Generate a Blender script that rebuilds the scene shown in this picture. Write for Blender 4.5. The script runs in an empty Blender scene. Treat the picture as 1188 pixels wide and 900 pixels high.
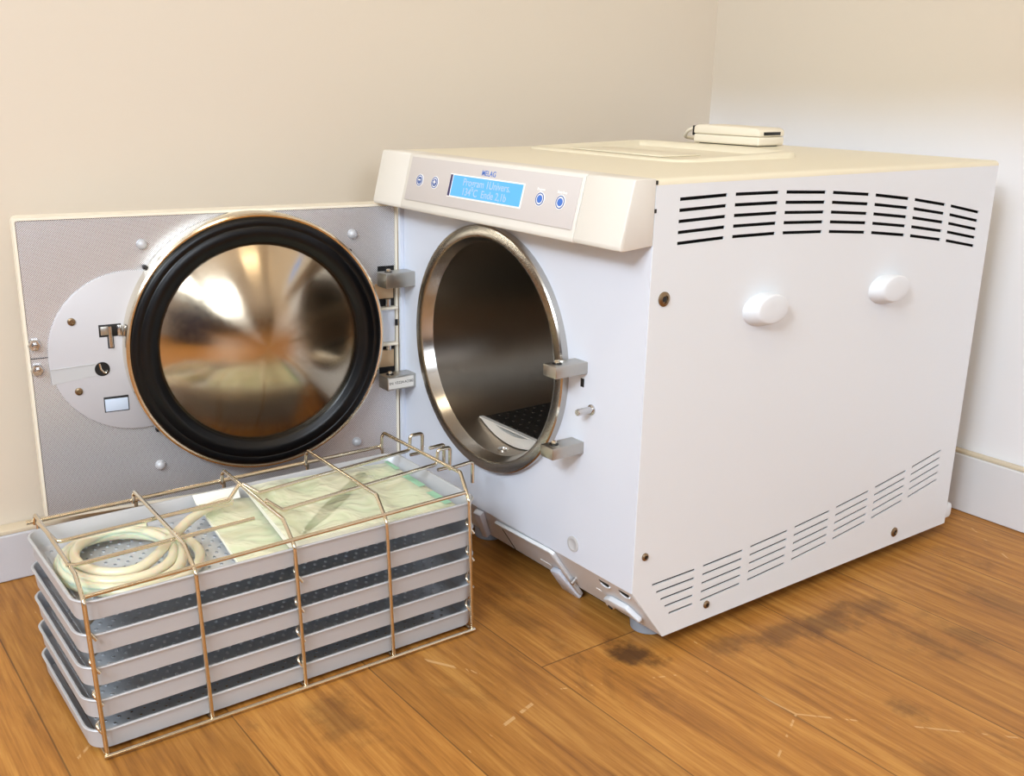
import bpy, bmesh, math, random
from mathutils import Vector, Matrix
random.seed(7)
S = bpy.context.scene
COL = S.collection
W, D, ZT, Z0, Z1, YC, ZB = 0.425, 0.5545, 0.475, 0.0174, 0.0786, 0.0468, 0.4173
V = Vector

# ------------------------------------------------------------------ materials
def lin(c):
    return tuple((x/255/12.92 if x/255 <= .04045 else ((x/255+.055)/1.055)**2.4) for x in c) + (1,)

def mat(name, rgb, rough=.4, metal=0., spec=.5, bump=0., bscale=200., coat=0., aniso=0., trans=0., alpha=1., emit=None, es=0.):
    m = bpy.data.materials.new(name); m.use_nodes = True
    nt = m.node_tree; b = nt.nodes['Principled BSDF']
    b.inputs['Base Color'].default_value = lin(rgb)
    b.inputs['Roughness'].default_value = rough
    b.inputs['Metallic'].default_value = metal
    b.inputs['Specular IOR Level'].default_value = spec
    b.inputs['Coat Weight'].default_value = coat
    b.inputs['Anisotropic'].default_value = aniso
    b.inputs['Transmission Weight'].default_value = trans
    b.inputs['Alpha'].default_value = alpha
    if emit:
        b.inputs['Emission Color'].default_value = lin(emit); b.inputs['Emission Strength'].default_value = es
    # a faint procedural variation so that every surface has some life
    tc = nt.nodes.new('ShaderNodeTexCoord'); nz = nt.nodes.new('ShaderNodeTexNoise')
    nz.inputs['Scale'].default_value = bscale; nz.inputs['Detail'].default_value = 3
    nt.links.new(tc.outputs['Object'], nz.inputs['Vector'])
    if bump:
        bp = nt.nodes.new('ShaderNodeBump'); bp.inputs['Strength'].default_value = bump; bp.inputs['Distance'].default_value = .0006
        nt.links.new(nz.outputs['Fac'], bp.inputs['Height']); nt.links.new(bp.outputs['Normal'], b.inputs['Normal'])
    else:
        mr = nt.nodes.new('ShaderNodeMapRange')
        mr.inputs['To Min'].default_value = max(0, rough-.04); mr.inputs['To Max'].default_value = min(1, rough+.04)
        nt.links.new(nz.outputs['Fac'], mr.inputs['Value']); nt.links.new(mr.outputs['Result'], b.inputs['Roughness'])
    return m

M = {}
M['white'] = mat('white enamel', (228, 232, 237), .42, bump=.05, bscale=900)
M['front'] = mat('cool white enamel', (220, 225, 237), .38, bump=.04, bscale=900)
M['cream'] = mat('cream plastic', (226, 222, 214), .35)
M['shell'] = mat('cream enamel', (243, 235, 217), .35)
M['top'] = mat('warm-lit enamel', (232, 224, 200), .34, bump=.05, bscale=900)  # body sheet is white; warm lamp light is put into this colour
M['inlay'] = mat('keypad foil', (208, 202, 200), .4)
M['dark'] = mat('dark interior', (14, 13, 13), .8)
M['black'] = mat('black plastic', (18, 18, 20), .45)
M['rubber'] = mat('black rubber', (7, 7, 9), .3, spec=.35)
M['steel'] = mat('polished steel', (206, 204, 202), .22, 1.)
M['wire'] = mat('bright steel wire', (226, 216, 196), .17, 1.)
M['brushed'] = mat('brushed steel block', (190, 186, 178), .34, 1., bump=.25, bscale=600)
M['alu'] = mat('anodised aluminium', (196, 198, 203), .45, .25, bump=.05, bscale=1200)
M['alufloor'] = mat('anodised aluminium floor', (206, 210, 216), .38, .3)
M['brass'] = mat('browned screw', (150, 130, 104), .35, 1.)
M['foot'] = mat('grey rubber', (150, 158, 170), .6)
M['blue'] = mat('blue print', (66, 118, 205), .4)
M['bluering'] = mat('dark blue print', (72, 100, 160), .4)
M['whiteprint'] = mat('white print', (252, 250, 248), .4)
M['lcd'] = mat('backlit display', (60, 130, 220), .3, emit=(92, 168, 250), es=.7)
M['lcdtext'] = mat('display characters', (140, 150, 240), .4, emit=(142, 178, 248), es=.66)
M['lcdedge'] = mat('display edge', (40, 30, 90), .3)
M['grey'] = mat('light grey plastic', (196, 196, 198), .5)
M['ledg'] = mat('green lamp', (90, 200, 60), .4, emit=(120, 230, 70), es=1.2)
M['reader'] = mat('off white plastic', (240, 231, 212), .4)
M['hose'] = mat('silicone tube', (230, 222, 194), .3, spec=.6)
M['hose'].node_tree.nodes['Principled BSDF'].inputs['Subsurface Weight'].default_value = .5; M['hose'].node_tree.nodes['Principled BSDF'].inputs['Subsurface Scale'].default_value = .006
M['paper'] = mat('white paper', (250, 248, 238), .8, bump=.4, bscale=60)
M['label'] = mat('white label', (226, 222, 216), .6)
M['greenprint'] = mat('green print', (160, 208, 178), .5)
M['instr'] = mat('dull instrument', (112, 116, 110), .35, .4)
M['tan'] = mat('tan hinge plate', (206, 176, 140), .5, .6)
M['reflection_navy'] = mat('navy reflection panel', (30, 38, 84), .5)
M['winframe'] = mat('white window frame', (235, 235, 235), .5)

def film():
    m = bpy.data.materials.new('clear film'); m.use_nodes = True
    nt = m.node_tree; b = nt.nodes['Principled BSDF']; out = nt.nodes['Material Output']
    b.inputs['Base Color'].default_value = lin((212, 226, 184)); b.inputs['Roughness'].default_value = .09
    tc = nt.nodes.new('ShaderNodeTexCoord'); n1 = nt.nodes.new('ShaderNodeTexNoise')
    n1.inputs['Scale'].default_value = 26; n1.inputs['Detail'].default_value = 2.5; n1.inputs['Distortion'].default_value = 1.0
    nt.links.new(tc.outputs['Object'], n1.inputs['Vector'])
    cr = nt.nodes.new('ShaderNodeValToRGB')
    cr.color_ramp.elements[0].position = .35; cr.color_ramp.elements[0].color = lin((226, 240, 196))
    cr.color_ramp.elements[1].position = .62; cr.color_ramp.elements[1].color = lin((255, 252, 216))
    nt.links.new(n1.outputs['Fac'], cr.inputs['Fac']); nt.links.new(cr.outputs['Color'], b.inputs['Base Color'])
    bp = nt.nodes.new('ShaderNodeBump'); bp.inputs['Strength'].default_value = 1.; bp.inputs['Distance'].default_value = .007
    nt.links.new(n1.outputs['Fac'], bp.inputs['Height']); nt.links.new(bp.outputs['Normal'], b.inputs['Normal'])
    tr = nt.nodes.new('ShaderNodeBsdfTransparent'); mx = nt.nodes.new('ShaderNodeMixShader'); mx.inputs['Fac'].default_value = .5
    nt.links.new(tr.outputs['BSDF'], mx.inputs[1]); nt.links.new(b.outputs['BSDF'], mx.inputs[2]); nt.links.new(mx.outputs['Shader'], out.inputs['Surface'])
    return m
M['film'] = film()

def liner_mat():          # steel sheet with a close staggered pattern of tiny holes
    m = mat('perforated liner sheet', (186, 184, 184), .34, .6); nt = m.node_tree; b = nt.nodes['Principled BSDF']
    tc = nt.nodes.new('ShaderNodeTexCoord'); mp = nt.nodes.new('ShaderNodeMapping'); mp.inputs['Rotation'].default_value = (0, math.radians(45), 0)
    mp.inputs['Scale'].default_value = (640, 640, 640); nt.links.new(tc.outputs['Object'], mp.inputs['Vector'])
    sep = nt.nodes.new('ShaderNodeSeparateXYZ'); nt.links.new(mp.outputs['Vector'], sep.inputs['Vector'])
    def fr(o):
        f = nt.nodes.new('ShaderNodeMath'); f.operation = 'FRACT'; nt.links.new(o, f.inputs[0])
        s = nt.nodes.new('ShaderNodeMath'); s.operation = 'SUBTRACT'; s.inputs[1].default_value = .5; nt.links.new(f.outputs[0], s.inputs[0])
        p = nt.nodes.new('ShaderNodeMath'); p.operation = 'MULTIPLY'; nt.links.new(s.outputs[0], p.inputs[0]); nt.links.new(s.outputs[0], p.inputs[1]); return p.outputs[0]
    a = nt.nodes.new('ShaderNodeMath'); a.operation = 'ADD'; nt.links.new(fr(sep.outputs['X']), a.inputs[0]); nt.links.new(fr(sep.outputs['Z']), a.inputs[1])
    lt = nt.nodes.new('ShaderNodeMath'); lt.operation = 'LESS_THAN'; lt.inputs[1].default_value = .07; nt.links.new(a.outputs[0], lt.inputs[0])
    mx = nt.nodes.new('ShaderNodeMix'); mx.data_type = 'RGBA'; mx.inputs['A'].default_value = lin((232, 232, 236)); mx.inputs['B'].default_value = lin((110, 108, 108))
    nt.links.new(lt.outputs[0], mx.inputs['Factor']); nt.links.new(mx.outputs['Result'], b.inputs['Base Color'])
    return m
M['liner'] = liner_mat()

def brushed_round(name, rgb, rough, scale, an=.5):      # turned metal: fine streaks around or along an axis
    m = mat(name, rgb, rough, 1., aniso=an); nt = m.node_tree; b = nt.nodes['Principled BSDF']
    tc = nt.nodes.new('ShaderNodeTexCoord'); mp = nt.nodes.new('ShaderNodeMapping'); mp.inputs['Scale'].default_value = scale
    nz = nt.nodes.new('ShaderNodeTexNoise'); nz.inputs['Scale'].default_value = 1; nz.inputs['Detail'].default_value = 5
    nt.links.new(tc.outputs['Object'], mp.inputs['Vector']); nt.links.new(mp.outputs['Vector'], nz.inputs['Vector'])
    tg = nt.nodes.new('ShaderNodeTangent'); tg.direction_type = 'RADIAL'; tg.axis = 'Y'; nt.links.new(tg.outputs[0], b.inputs['Tangent']); b.inputs['Anisotropic Rotation'].default_value = .25
    bp = nt.nodes.new('ShaderNodeBump'); bp.inputs['Strength'].default_value = .05; bp.inputs['Distance'].default_value = .0004
    nt.links.new(nz.outputs['Fac'], bp.inputs['Height']); nt.links.new(bp.outputs['Normal'], b.inputs['Normal'])
    return m
M['chamber'] = brushed_round('brushed chamber steel', (184, 172, 158), .31, (60, 500, 60), .9)
M['dome'] = brushed_round('polished lid steel', (206, 190, 166), .17, (120, 120, 120), .85)
M['flange'] = brushed_round('turned flange steel', (190, 186, 180), .22, (60, 60, 60))

def floor_mat():
    m = bpy.data.materials.new('oak plank floor'); m.use_nodes = True
    nt = m.node_tree; N = nt.nodes; Lk = nt.links; b = N['Principled BSDF']
    tc = N.new('ShaderNodeTexCoord'); sp = N.new('ShaderNodeSeparateXYZ'); Lk.new(tc.outputs['Object'], sp.inputs[0])
    def mth(op, a, c=None):
        n = N.new('ShaderNodeMath'); n.operation = op
        for i, v in enumerate((a, c)):
            if v is None: continue
            if isinstance(v, (int, float)): n.inputs[i].default_value = v
            else: Lk.new(v, n.inputs[i])
        return n.outputs[0]
    pw = .141
    row = mth('FLOOR', mth('DIVIDE', mth('ADD', sp.outputs['Y'], .0725), pw))
    wn = N.new('ShaderNodeTexWhiteNoise'); wn.noise_dimensions = '1D'; Lk.new(row, wn.inputs['W'])
    off = mth('ADD', mth('MULTIPLY', mth('ADD', row, 40.), .43), -.43*40 + .822)     # end joint of the plank under the steriliser at x = .378
    xs = mth('ADD', sp.outputs['X'], off)
    pl = mth('FLOOR', mth('DIVIDE', xs, 1.2))
    idn = mth('ADD', mth('MULTIPLY', row, 7.31), mth('MULTIPLY', pl, 3.77))
    w2 = N.new('ShaderNodeTexWhiteNoise'); w2.noise_dimensions = '1D'; Lk.new(idn, w2.inputs['W'])
    # grain
    cv = N.new('ShaderNodeCombineXYZ'); Lk.new(mth('ADD', mth('MULTIPLY', sp.outputs['X'], 2.2), mth('MULTIPLY', idn, 5.1)), cv.inputs[0])
    Lk.new(mth('MULTIPLY', sp.outputs['Y'], 26.), cv.inputs[1]); Lk.new(idn, cv.inputs[2])
    n1 = N.new('ShaderNodeTexNoise'); n1.inputs['Scale'].default_value = 1.9; n1.inputs['Detail'].default_value = 8; n1.inputs['Roughness'].default_value = .62; n1.inputs['Distortion'].default_value = .9
    Lk.new(cv.outputs[0], n1.inputs['Vector'])
    cv2 = N.new('ShaderNodeCombineXYZ'); Lk.new(mth('MULTIPLY', sp.outputs['X'], 14.), cv2.inputs[0]); Lk.new(mth('MULTIPLY', sp.outputs['Y'], 330.), cv2.inputs[1]); Lk.new(idn, cv2.inputs[2])
    n2 = N.new('ShaderNodeTexNoise'); n2.inputs['Scale'].default_value = 1; n2.inputs['Detail'].default_value = 5; n2.inputs['Roughness'].default_value = .7; n2.inputs['Distortion'].default_value = .3; Lk.new(cv2.outputs[0], n2.inputs['Vector'])
    cv4 = N.new('ShaderNodeCombineXYZ'); Lk.new(mth('ADD', mth('MULTIPLY', sp.outputs['X'], .9), mth('MULTIPLY', idn, 3.3)), cv4.inputs[0]); Lk.new(mth('MULTIPLY', sp.outputs['Y'], 4.), cv4.inputs[1]); Lk.new(idn, cv4.inputs[2])
    wv = N.new('ShaderNodeTexWave'); wv.wave_type = 'BANDS'; wv.bands_direction = 'Y'; wv.inputs['Scale'].default_value = 5.; wv.inputs['Distortion'].default_value = 14.; wv.inputs['Detail'].default_value = 3
    wv.inputs['Detail Scale'].default_value = .55; wv.inputs['Detail Roughness'].default_value = .6; Lk.new(cv4.outputs[0], wv.inputs['Vector'])
    g = mth('ADD', mth('ADD', mth('MULTIPLY', n1.outputs['Fac'], .58), mth('MULTIPLY', n2.outputs['Fac'], .38)), mth('MULTIPLY', wv.outputs['Fac'], .05))
    cr = N.new('ShaderNodeValToRGB'); e = cr.color_ramp.elements
    e[0].position = .30; e[0].color = lin((122, 76, 34)); e[1].position = .72; e[1].color = lin((208, 154, 80))
    k = e.new(.50); k.color = lin((174, 118, 54))
    Lk.new(g, cr.inputs['Fac'])
    # darker knots
    cv3 = N.new('ShaderNodeCombineXYZ'); Lk.new(mth('MULTIPLY', sp.outputs['X'], 5.), cv3.inputs[0]); Lk.new(mth('MULTIPLY', sp.outputs['Y'], 12.), cv3.inputs[1])
    n3 = N.new('ShaderNodeTexNoise'); n3.inputs['Scale'].default_value = 1.3; n3.inputs['Detail'].default_value = 7; n3.inputs['Roughness'].default_value = .65; n3.inputs['Distortion'].default_value = .6
    Lk.new(cv3.outputs[0], n3.inputs['Vector'])
    kr = N.new('ShaderNodeMapRange'); kr.inputs['From Min'].default_value = .585; kr.inputs['From Max'].default_value = .76; kr.inputs['To Max'].default_value = .6; Lk.new(n3.outputs['Fac'], kr.inputs['Value'])
    mx = N.new('ShaderNodeMix'); mx.data_type = 'RGBA'; Lk.new(kr.outputs[0], mx.inputs['Factor']); Lk.new(cr.outputs['Color'], mx.inputs['A']); mx.inputs['B'].default_value = lin((70, 44, 28))
    # old dark stains and knots of the boards, where they lie
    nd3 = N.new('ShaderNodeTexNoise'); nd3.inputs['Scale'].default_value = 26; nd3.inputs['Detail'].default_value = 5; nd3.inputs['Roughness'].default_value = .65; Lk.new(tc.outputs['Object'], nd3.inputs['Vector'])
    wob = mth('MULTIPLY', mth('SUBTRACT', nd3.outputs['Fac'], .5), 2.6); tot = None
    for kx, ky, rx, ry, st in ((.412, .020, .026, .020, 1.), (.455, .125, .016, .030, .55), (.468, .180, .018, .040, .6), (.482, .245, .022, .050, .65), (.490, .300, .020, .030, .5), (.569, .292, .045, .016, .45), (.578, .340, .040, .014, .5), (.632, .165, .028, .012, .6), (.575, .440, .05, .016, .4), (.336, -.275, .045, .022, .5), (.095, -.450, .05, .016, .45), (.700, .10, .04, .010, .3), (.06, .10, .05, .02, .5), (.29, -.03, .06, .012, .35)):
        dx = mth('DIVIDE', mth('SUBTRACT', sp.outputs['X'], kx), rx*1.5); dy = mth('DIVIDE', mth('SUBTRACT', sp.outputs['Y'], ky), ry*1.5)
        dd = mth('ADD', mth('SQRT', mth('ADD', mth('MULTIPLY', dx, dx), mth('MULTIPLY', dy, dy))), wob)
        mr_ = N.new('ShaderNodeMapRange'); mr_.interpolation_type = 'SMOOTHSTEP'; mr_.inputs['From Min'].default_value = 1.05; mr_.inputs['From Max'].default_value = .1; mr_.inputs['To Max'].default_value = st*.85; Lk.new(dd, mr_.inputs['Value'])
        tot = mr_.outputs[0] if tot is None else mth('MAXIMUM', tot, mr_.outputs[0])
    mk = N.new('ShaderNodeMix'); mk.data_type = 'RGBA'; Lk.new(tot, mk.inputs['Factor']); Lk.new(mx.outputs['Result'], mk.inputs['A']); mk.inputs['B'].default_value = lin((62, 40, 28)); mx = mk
    hs = N.new('ShaderNodeHueSaturation'); Lk.new(mx.outputs['Result'], hs.inputs['Color'])
    Lk.new(mth('ADD', mth('MULTIPLY', w2.outputs['Value'], .22), .84), hs.inputs['Value'])
    # joints
    fy = mth('FRACT', mth('DIVIDE', mth('ADD', sp.outputs['Y'], .0725), pw)); fx = mth('FRACT', mth('DIVIDE', xs, 1.2))
    jy = mth('LESS_THAN', fy, .010); jx = mth('LESS_THAN', fx, .0014)
    j = mth('MAXIMUM', jy, jx)
    mj = N.new('ShaderNodeMix'); mj.data_type = 'RGBA'; Lk.new(mth('MULTIPLY', j, .62), mj.inputs['Factor']); Lk.new(hs.outputs['Color'], mj.inputs['A']); mj.inputs['B'].default_value = lin((74, 50, 32))
    # pale scratches
    vo = N.new('ShaderNodeTexVoronoi'); vo.feature = 'DISTANCE_TO_EDGE'; vo.inputs['Scale'].default_value = 2.3; 
    mp = N.new('ShaderNodeMapping'); mp.inputs['Rotation'].default_value = (0, 0, .6); nd = N.new('ShaderNodeTexNoise'); nd.inputs['Scale'].default_value = 3
    Lk.new(tc.outputs['Object'], mp.inputs['Vector']); Lk.new(mp.outputs['Vector'], vo.inputs['Vector'])
    sc = mth('MULTIPLY', mth('LESS_THAN', vo.outputs['Distance'], .0022), mth('GREATER_THAN', n1.outputs['Fac'], .55))
    ms = N.new('ShaderNodeMix'); ms.data_type = 'RGBA'; Lk.new(mth('MULTIPLY', sc, .45), ms.inputs['Factor']); Lk.new(mj.outputs['Result'], ms.inputs['A']); ms.inputs['B'].default_value = lin((226, 190, 140))
    Lk.new(ms.outputs['Result'], b.inputs['Base Color'])
    rr = N.new('ShaderNodeMapRange'); b.inputs['Specular IOR Level'].default_value = .3; rr.inputs['To Min'].default_value = .36; rr.inputs['To Max'].default_value = .54; Lk.new(n1.outputs['Fac'], rr.inputs['Value']); Lk.new(rr.outputs[0], b.inputs['Roughness'])
    bp = N.new('ShaderNodeBump'); bp.inputs['Strength'].default_value = .25; bp.inputs['Distance'].default_value = .001
    Lk.new(mth('SUBTRACT', mth('MULTIPLY', g, .5), j), bp.inputs['Height']); Lk.new(bp.outputs['Normal'], b.inputs['Normal'])
    return m
M['floor'] = floor_mat()

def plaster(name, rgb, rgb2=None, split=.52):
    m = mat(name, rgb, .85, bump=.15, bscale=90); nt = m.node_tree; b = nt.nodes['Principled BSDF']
    if rgb2:                               # soft uneven step to off-white below the split height
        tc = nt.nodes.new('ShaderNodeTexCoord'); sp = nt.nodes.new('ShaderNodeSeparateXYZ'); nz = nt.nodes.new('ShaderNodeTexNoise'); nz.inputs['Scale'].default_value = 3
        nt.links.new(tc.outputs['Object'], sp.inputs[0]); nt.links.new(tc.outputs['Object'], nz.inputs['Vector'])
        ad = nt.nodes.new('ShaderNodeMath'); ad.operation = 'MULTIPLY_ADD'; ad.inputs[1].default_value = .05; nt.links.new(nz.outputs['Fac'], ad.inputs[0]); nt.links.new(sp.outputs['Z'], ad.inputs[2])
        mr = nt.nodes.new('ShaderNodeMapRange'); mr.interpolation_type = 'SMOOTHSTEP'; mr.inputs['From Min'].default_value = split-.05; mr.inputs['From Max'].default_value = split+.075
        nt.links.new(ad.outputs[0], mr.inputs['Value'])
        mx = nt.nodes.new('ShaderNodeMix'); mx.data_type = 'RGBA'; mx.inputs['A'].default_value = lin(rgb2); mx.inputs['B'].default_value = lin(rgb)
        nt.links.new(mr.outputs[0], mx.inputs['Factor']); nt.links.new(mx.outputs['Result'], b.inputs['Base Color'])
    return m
M['wall'] = plaster('beige wall paint', (220, 208, 192))
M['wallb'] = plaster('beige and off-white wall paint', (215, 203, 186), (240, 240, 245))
M['wallfar'] = plaster('room paint', (216, 216, 220))
M['ceil'] = plaster('ceiling paint', (236, 228, 214))
M['skirt'] = mat('worn white skirting', (226, 226, 230), .5, bump=.3, bscale=40)
M['skirtcap'] = mat('aged skirting cap', (222, 208, 184), .5, bump=.3, bscale=60)

# ------------------------------------------------------------------ mesh helpers
def B(): return bmesh.new()

def tidy(bm):
    bmesh.ops.recalc_face_normals(bm, faces=bm.faces[:]); return bm

def box(bm, a, c, bev=0., seg=2, mtx=None):
    r = bmesh.ops.create_cube(bm, size=1); vs = r['verts']
    a, c = V(a), V(c)
    for v in vs: v.co = V(((a[i]+c[i])/2 + v.co[i]*(c[i]-a[i]) for i in range(3)))
    fs = set(f for v in vs for f in v.link_faces)
    if bev > 0:
        es = set(e for v in vs for e in v.link_edges)
        o = bmesh.ops.bevel(bm, geom=list(es), offset=bev, segments=seg, profile=.5, affect='EDGES')
        vs = list(set(v for f in o['faces'] for v in f.verts) | set(v for v in vs if v.is_valid))
    if mtx is not None:
        for v in vs: v.co = mtx @ v.co
    return bm

def prism(bm, pts, axis, a, c, bev=0., seg=2):
    """polygon pts (2D) extruded along an axis (0,1,2) from a to c"""
    def mk(p, t):
        if axis == 0: return V((t, p[0], p[1]))
        if axis == 1: return V((p[0], t, p[1]))
        return V((p[0], p[1], t))
    n = len(pts); lo = [bm.verts.new(mk(p, a)) for p in pts]; hi = [bm.verts.new(mk(p, c)) for p in pts]
    fs = [bm.faces.new(lo[::-1]), bm.faces.new(hi)] + [bm.faces.new((lo[i], lo[(i+1) % n], hi[(i+1) % n], hi[i])) for i in range(n)]
    bmesh.ops.recalc_face_normals(bm, faces=fs)
    if bev:
        es = set(e for f in fs for e in f.edges)
        bmesh.ops.bevel(bm, geom=list(es), offset=bev, segments=seg, profile=.5, affect='EDGES')
    return bm

def lathe(bm, prof, mtx=Matrix(), seg=48, sx=1., sy=1.):
    """profile of (radius, height) turned about local Z, placed by mtx"""
    rings = []
    for r, h in prof:
        if r < 1e-6: rings.append([bm.verts.new(mtx @ V((0, 0, h)))])
        else: rings.append([bm.verts.new(mtx @ V((sx*r*math.cos(2*math.pi*k/seg), sy*r*math.sin(2*math.pi*k/seg), h))) for k in range(seg)])
    for a, c in zip(rings, rings[1:]):
        for k in range(seg):
            k2 = (k+1) % seg
            q = [a[k % len(a)], a[k2 % len(a)], c[k2 % len(c)], c[k % len(c)]]
            u = []
            for v in q:
                if v not in u: u.append(v)
            if len(u) > 2: bm.faces.new(u)
    return bm

def fillet(pts, r, n=5, closed=False):
    pts = [V(p) for p in pts]; out = []; N_ = len(pts)
    for i, p in enumerate(pts):
        if not closed and i in (0, N_-1): out.append(p); continue
        a, c = pts[i-1], pts[(i+1) % N_]
        d1, d2 = (a-p), (c-p); l1, l2 = d1.length, d2.length; d1.normalize(); d2.normalize()
        ang = d1.angle(d2)
        if ang > 3.1: out.append(p); continue
        t = min(r/math.tan(ang/2), l1*.49, l2*.49); p1, p2 = p+d1*t, p+d2*t
        for k in range(n+1):
            s = k/n; out.append(p1*(1-s)**2 + p*2*s*(1-s) + p2*s*s)
    return out

def tube(bm, pts, r, seg=8, closed=False, cap=True):
    pts = [V(p) for p in pts]; n = len(pts); rings = []; up = None
    for i in range(n):
        if closed: t = pts[(i+1) % n]-pts[i-1]
        else: t = pts[min(i+1, n-1)]-pts[max(i-1, 0)]
        t.normalize()
        if up is None:
            up = V((0, 0, 1)) if abs(t.z) < .9 else V((1, 0, 0))
        up = (up - t*up.dot(t)).normalized(); sd = t.cross(up)
        rr = r[i] if isinstance(r, (list, tuple)) else r
        rings.append([bm.verts.new(pts[i]+(up*math.cos(2*math.pi*k/seg)+sd*math.sin(2*math.pi*k/seg))*rr) for k in range(seg)])
    pr = list(zip(rings, rings[1:])) + ([(rings[-1], rings[0])] if closed else [])
    for a, c in pr:
        for k in range(seg): bm.faces.new((a[k], a[(k+1) % seg], c[(k+1) % seg], c[k]))
    if cap and not closed: bm.faces.new(rings[0][::-1]); bm.faces.new(rings[-1])
    return bm

def rrect(x0, x1, y0, y1, r, n=6):
    out = []
    for cx, cy, a0 in ((x1-r, y1-r, 0), (x0+r, y1-r, 90), (x0+r, y0+r, 180), (x1-r, y0+r, 270)):
        for k in range(n+1):
            a = math.radians(a0+90*k/n); out.append((cx+r*math.cos(a), cy+r*math.sin(a)))
    return out

def loops(bm, ls, cap0=False, cap1=False):
    rs = [[bm.verts.new(p) for p in l] for l in ls]; n = len(rs[0])
    for a, c in zip(rs, rs[1:]):
        for k in range(n): bm.faces.new((a[k], a[(k+1) % n], c[(k+1) % n], c[k]))
    if cap0: bm.faces.new(rs[0][::-1])
    if cap1: bm.faces.new(rs[-1])
    return bm

WM = {}     # world matrix of every object, kept by hand
def link(name, data, parent=None, mtx=Matrix()):
    o = bpy.data.objects.new(name, data); COL.objects.link(o)
    WM[o] = mtx.copy()
    if parent:
        o.parent = parent; o.matrix_local = WM[parent].inverted() @ mtx
    else: o.matrix_world = mtx
    return o

def obj(name, bm, m, parent=None, mtx=None, smooth=35, raw=False, label=None):
    """verts are given in world space unless mtx says otherwise; the origin moves to the middle of the base"""
    if not raw: tidy(bm)
    if mtx is None:
        xs = [v.co for v in bm.verts]
        c = V(((min(p.x for p in xs)+max(p.x for p in xs))/2, (min(p.y for p in xs)+max(p.y for p in xs))/2, min(p.z for p in xs)))
        for v in bm.verts: v.co -= c
        mtx = Matrix.Translation(c)
    me = bpy.data.meshes.new(name); bm.to_mesh(me); bm.free()
    for i in (m if isinstance(m, list) else [m]): me.materials.append(i)
    if smooth:
        me.polygons.foreach_set('use_smooth', [True]*len(me.polygons)); me.set_sharp_from_angle(angle=math.radians(smooth))
    o = link(name, me, parent, mtx)
    if label: o['label'] = label
    return o

def thing(name, loc, label, cat, group=None, rz=0.):
    o = link(name, None, None, Matrix.Translation(loc) @ Matrix.Rotation(rz, 4, 'Z')); return tag(o, label, cat, group)
def tag(o, label, cat, group=None, kind=None):
    o['label'] = label; o['category'] = cat
    if group: o['group'] = group
    if kind: o['kind'] = kind
    return o
def struct(name, bm, m, parent=None):
    o = obj(name, bm, m, parent, smooth=0)
    if not parent: o['kind'] = 'structure'
    return o

def text(name, s, size, m, parent, mtx, bold=0., shear=0., align='CENTER', depth=.00008):
    cu = bpy.data.curves.new('text', 'FONT'); cu.body = s; cu.size = size; cu.align_x = align; cu.align_y = 'CENTER'; cu.extrude = depth; cu.offset = bold; cu.shear = shear
    t = bpy.data.objects.new('text', cu); COL.objects.link(t)
    me = bpy.data.meshes.new_from_object(t.evaluated_get(bpy.context.evaluated_depsgraph_get()))
    bpy.data.objects.remove(t); bpy.data.curves.remove(cu)
    me.name = name; me.materials.clear(); me.materials.append(m)
    return link(name, me, parent, mtx)

def basis(o, x, y, z):
    m = Matrix.Identity(4)
    for i, c in enumerate((x, y, z)): m.col[i][:3] = c
    m.col[3][:3] = o
    return m
AX_Y = lambda c: basis(c, (1, 0, 0), (0, 0, -1), (0, 1, 0))      # local z -> +y
AX_NY = lambda c: basis(c, (1, 0, 0), (0, 0, 1), (0, -1, 0))     # local z -> -y
AX_X = lambda c: basis(c, (0, 1, 0), (0, 0, 1), (1, 0, 0))       # local z -> +x

# ------------------------------------------------------------------ the room
XL, YB = -.13, .662
XR, YF, H = 4.2, -3.3, 2.5
bm = B(); box(bm, (XL-.1, YF-.1, -.05), (XR+.1, YB+.1, 0)); fl = obj('floor', bm, M['floor'], mtx=Matrix(), smooth=0); fl['kind'] = 'structure'
struct('wall_left', box(B(), (XL-.1, YF, 0), (XL, YB, H)), M['wall'])
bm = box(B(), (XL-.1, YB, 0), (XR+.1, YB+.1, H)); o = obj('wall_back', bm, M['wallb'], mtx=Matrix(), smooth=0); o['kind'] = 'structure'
struct('wall_front', box(B(), (XL-.1, YF-.1, 0), (XR+.1, YF, H)), M['wallfar'])
wy0, wy1, wz0, wz1 = -1.85, -.75, .85, 2.0
bm = B()
for a, c in (((XR, YF, 0), (XR+.1, wy0, H)), ((XR, wy1, 0), (XR+.1, YB, H)), ((XR, wy0, 0), (XR+.1, wy1, wz0)), ((XR, wy0, wz1), (XR+.1, wy1, H))): box(bm, a, c)
struct('wall_right', bm, M['wallfar'])
struct('ceiling', box(B(), (XL-.1, YF-.1, H), (XR+.1, YB+.1, H+.05)), M['ceil'])
bm = B(); xa, xb, ym = XR+.01, XR+.07, (wy0+wy1)/2
for a, c in (((xa, wy0, wz0), (xb, wy0+.05, wz1)), ((xa, wy1-.05, wz0), (xb, wy1, wz1)), ((xa, wy0+.05, wz0), (xb, wy1-.05, wz0+.05)), ((xa, wy0+.05, wz1-.05), (xb, wy1-.05, wz1)), ((xa, ym-.02, wz0+.05), (xb, ym+.02, wz1-.05))): box(bm, a, c, .004)
win = struct('window_1', bm, M['winframe'])
M['pane'] = mat('daylit window pane', (240, 245, 255), .2, emit=(236, 242, 255), es=5.)
obj('pane', box(B(), (XR+.05, wy0+.05, wz0+.05), (XR+.06, wy1-.05, wz1-.05)), M['pane'], win, smooth=0)
dr = struct('navy_reflection_panel', box(B(), (XR-.04, -2.95, 0), (XR, -1.98, 2.02), .004), M['reflection_navy'])  # unseen navy panel, added to darken the reflection in the lid
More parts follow.
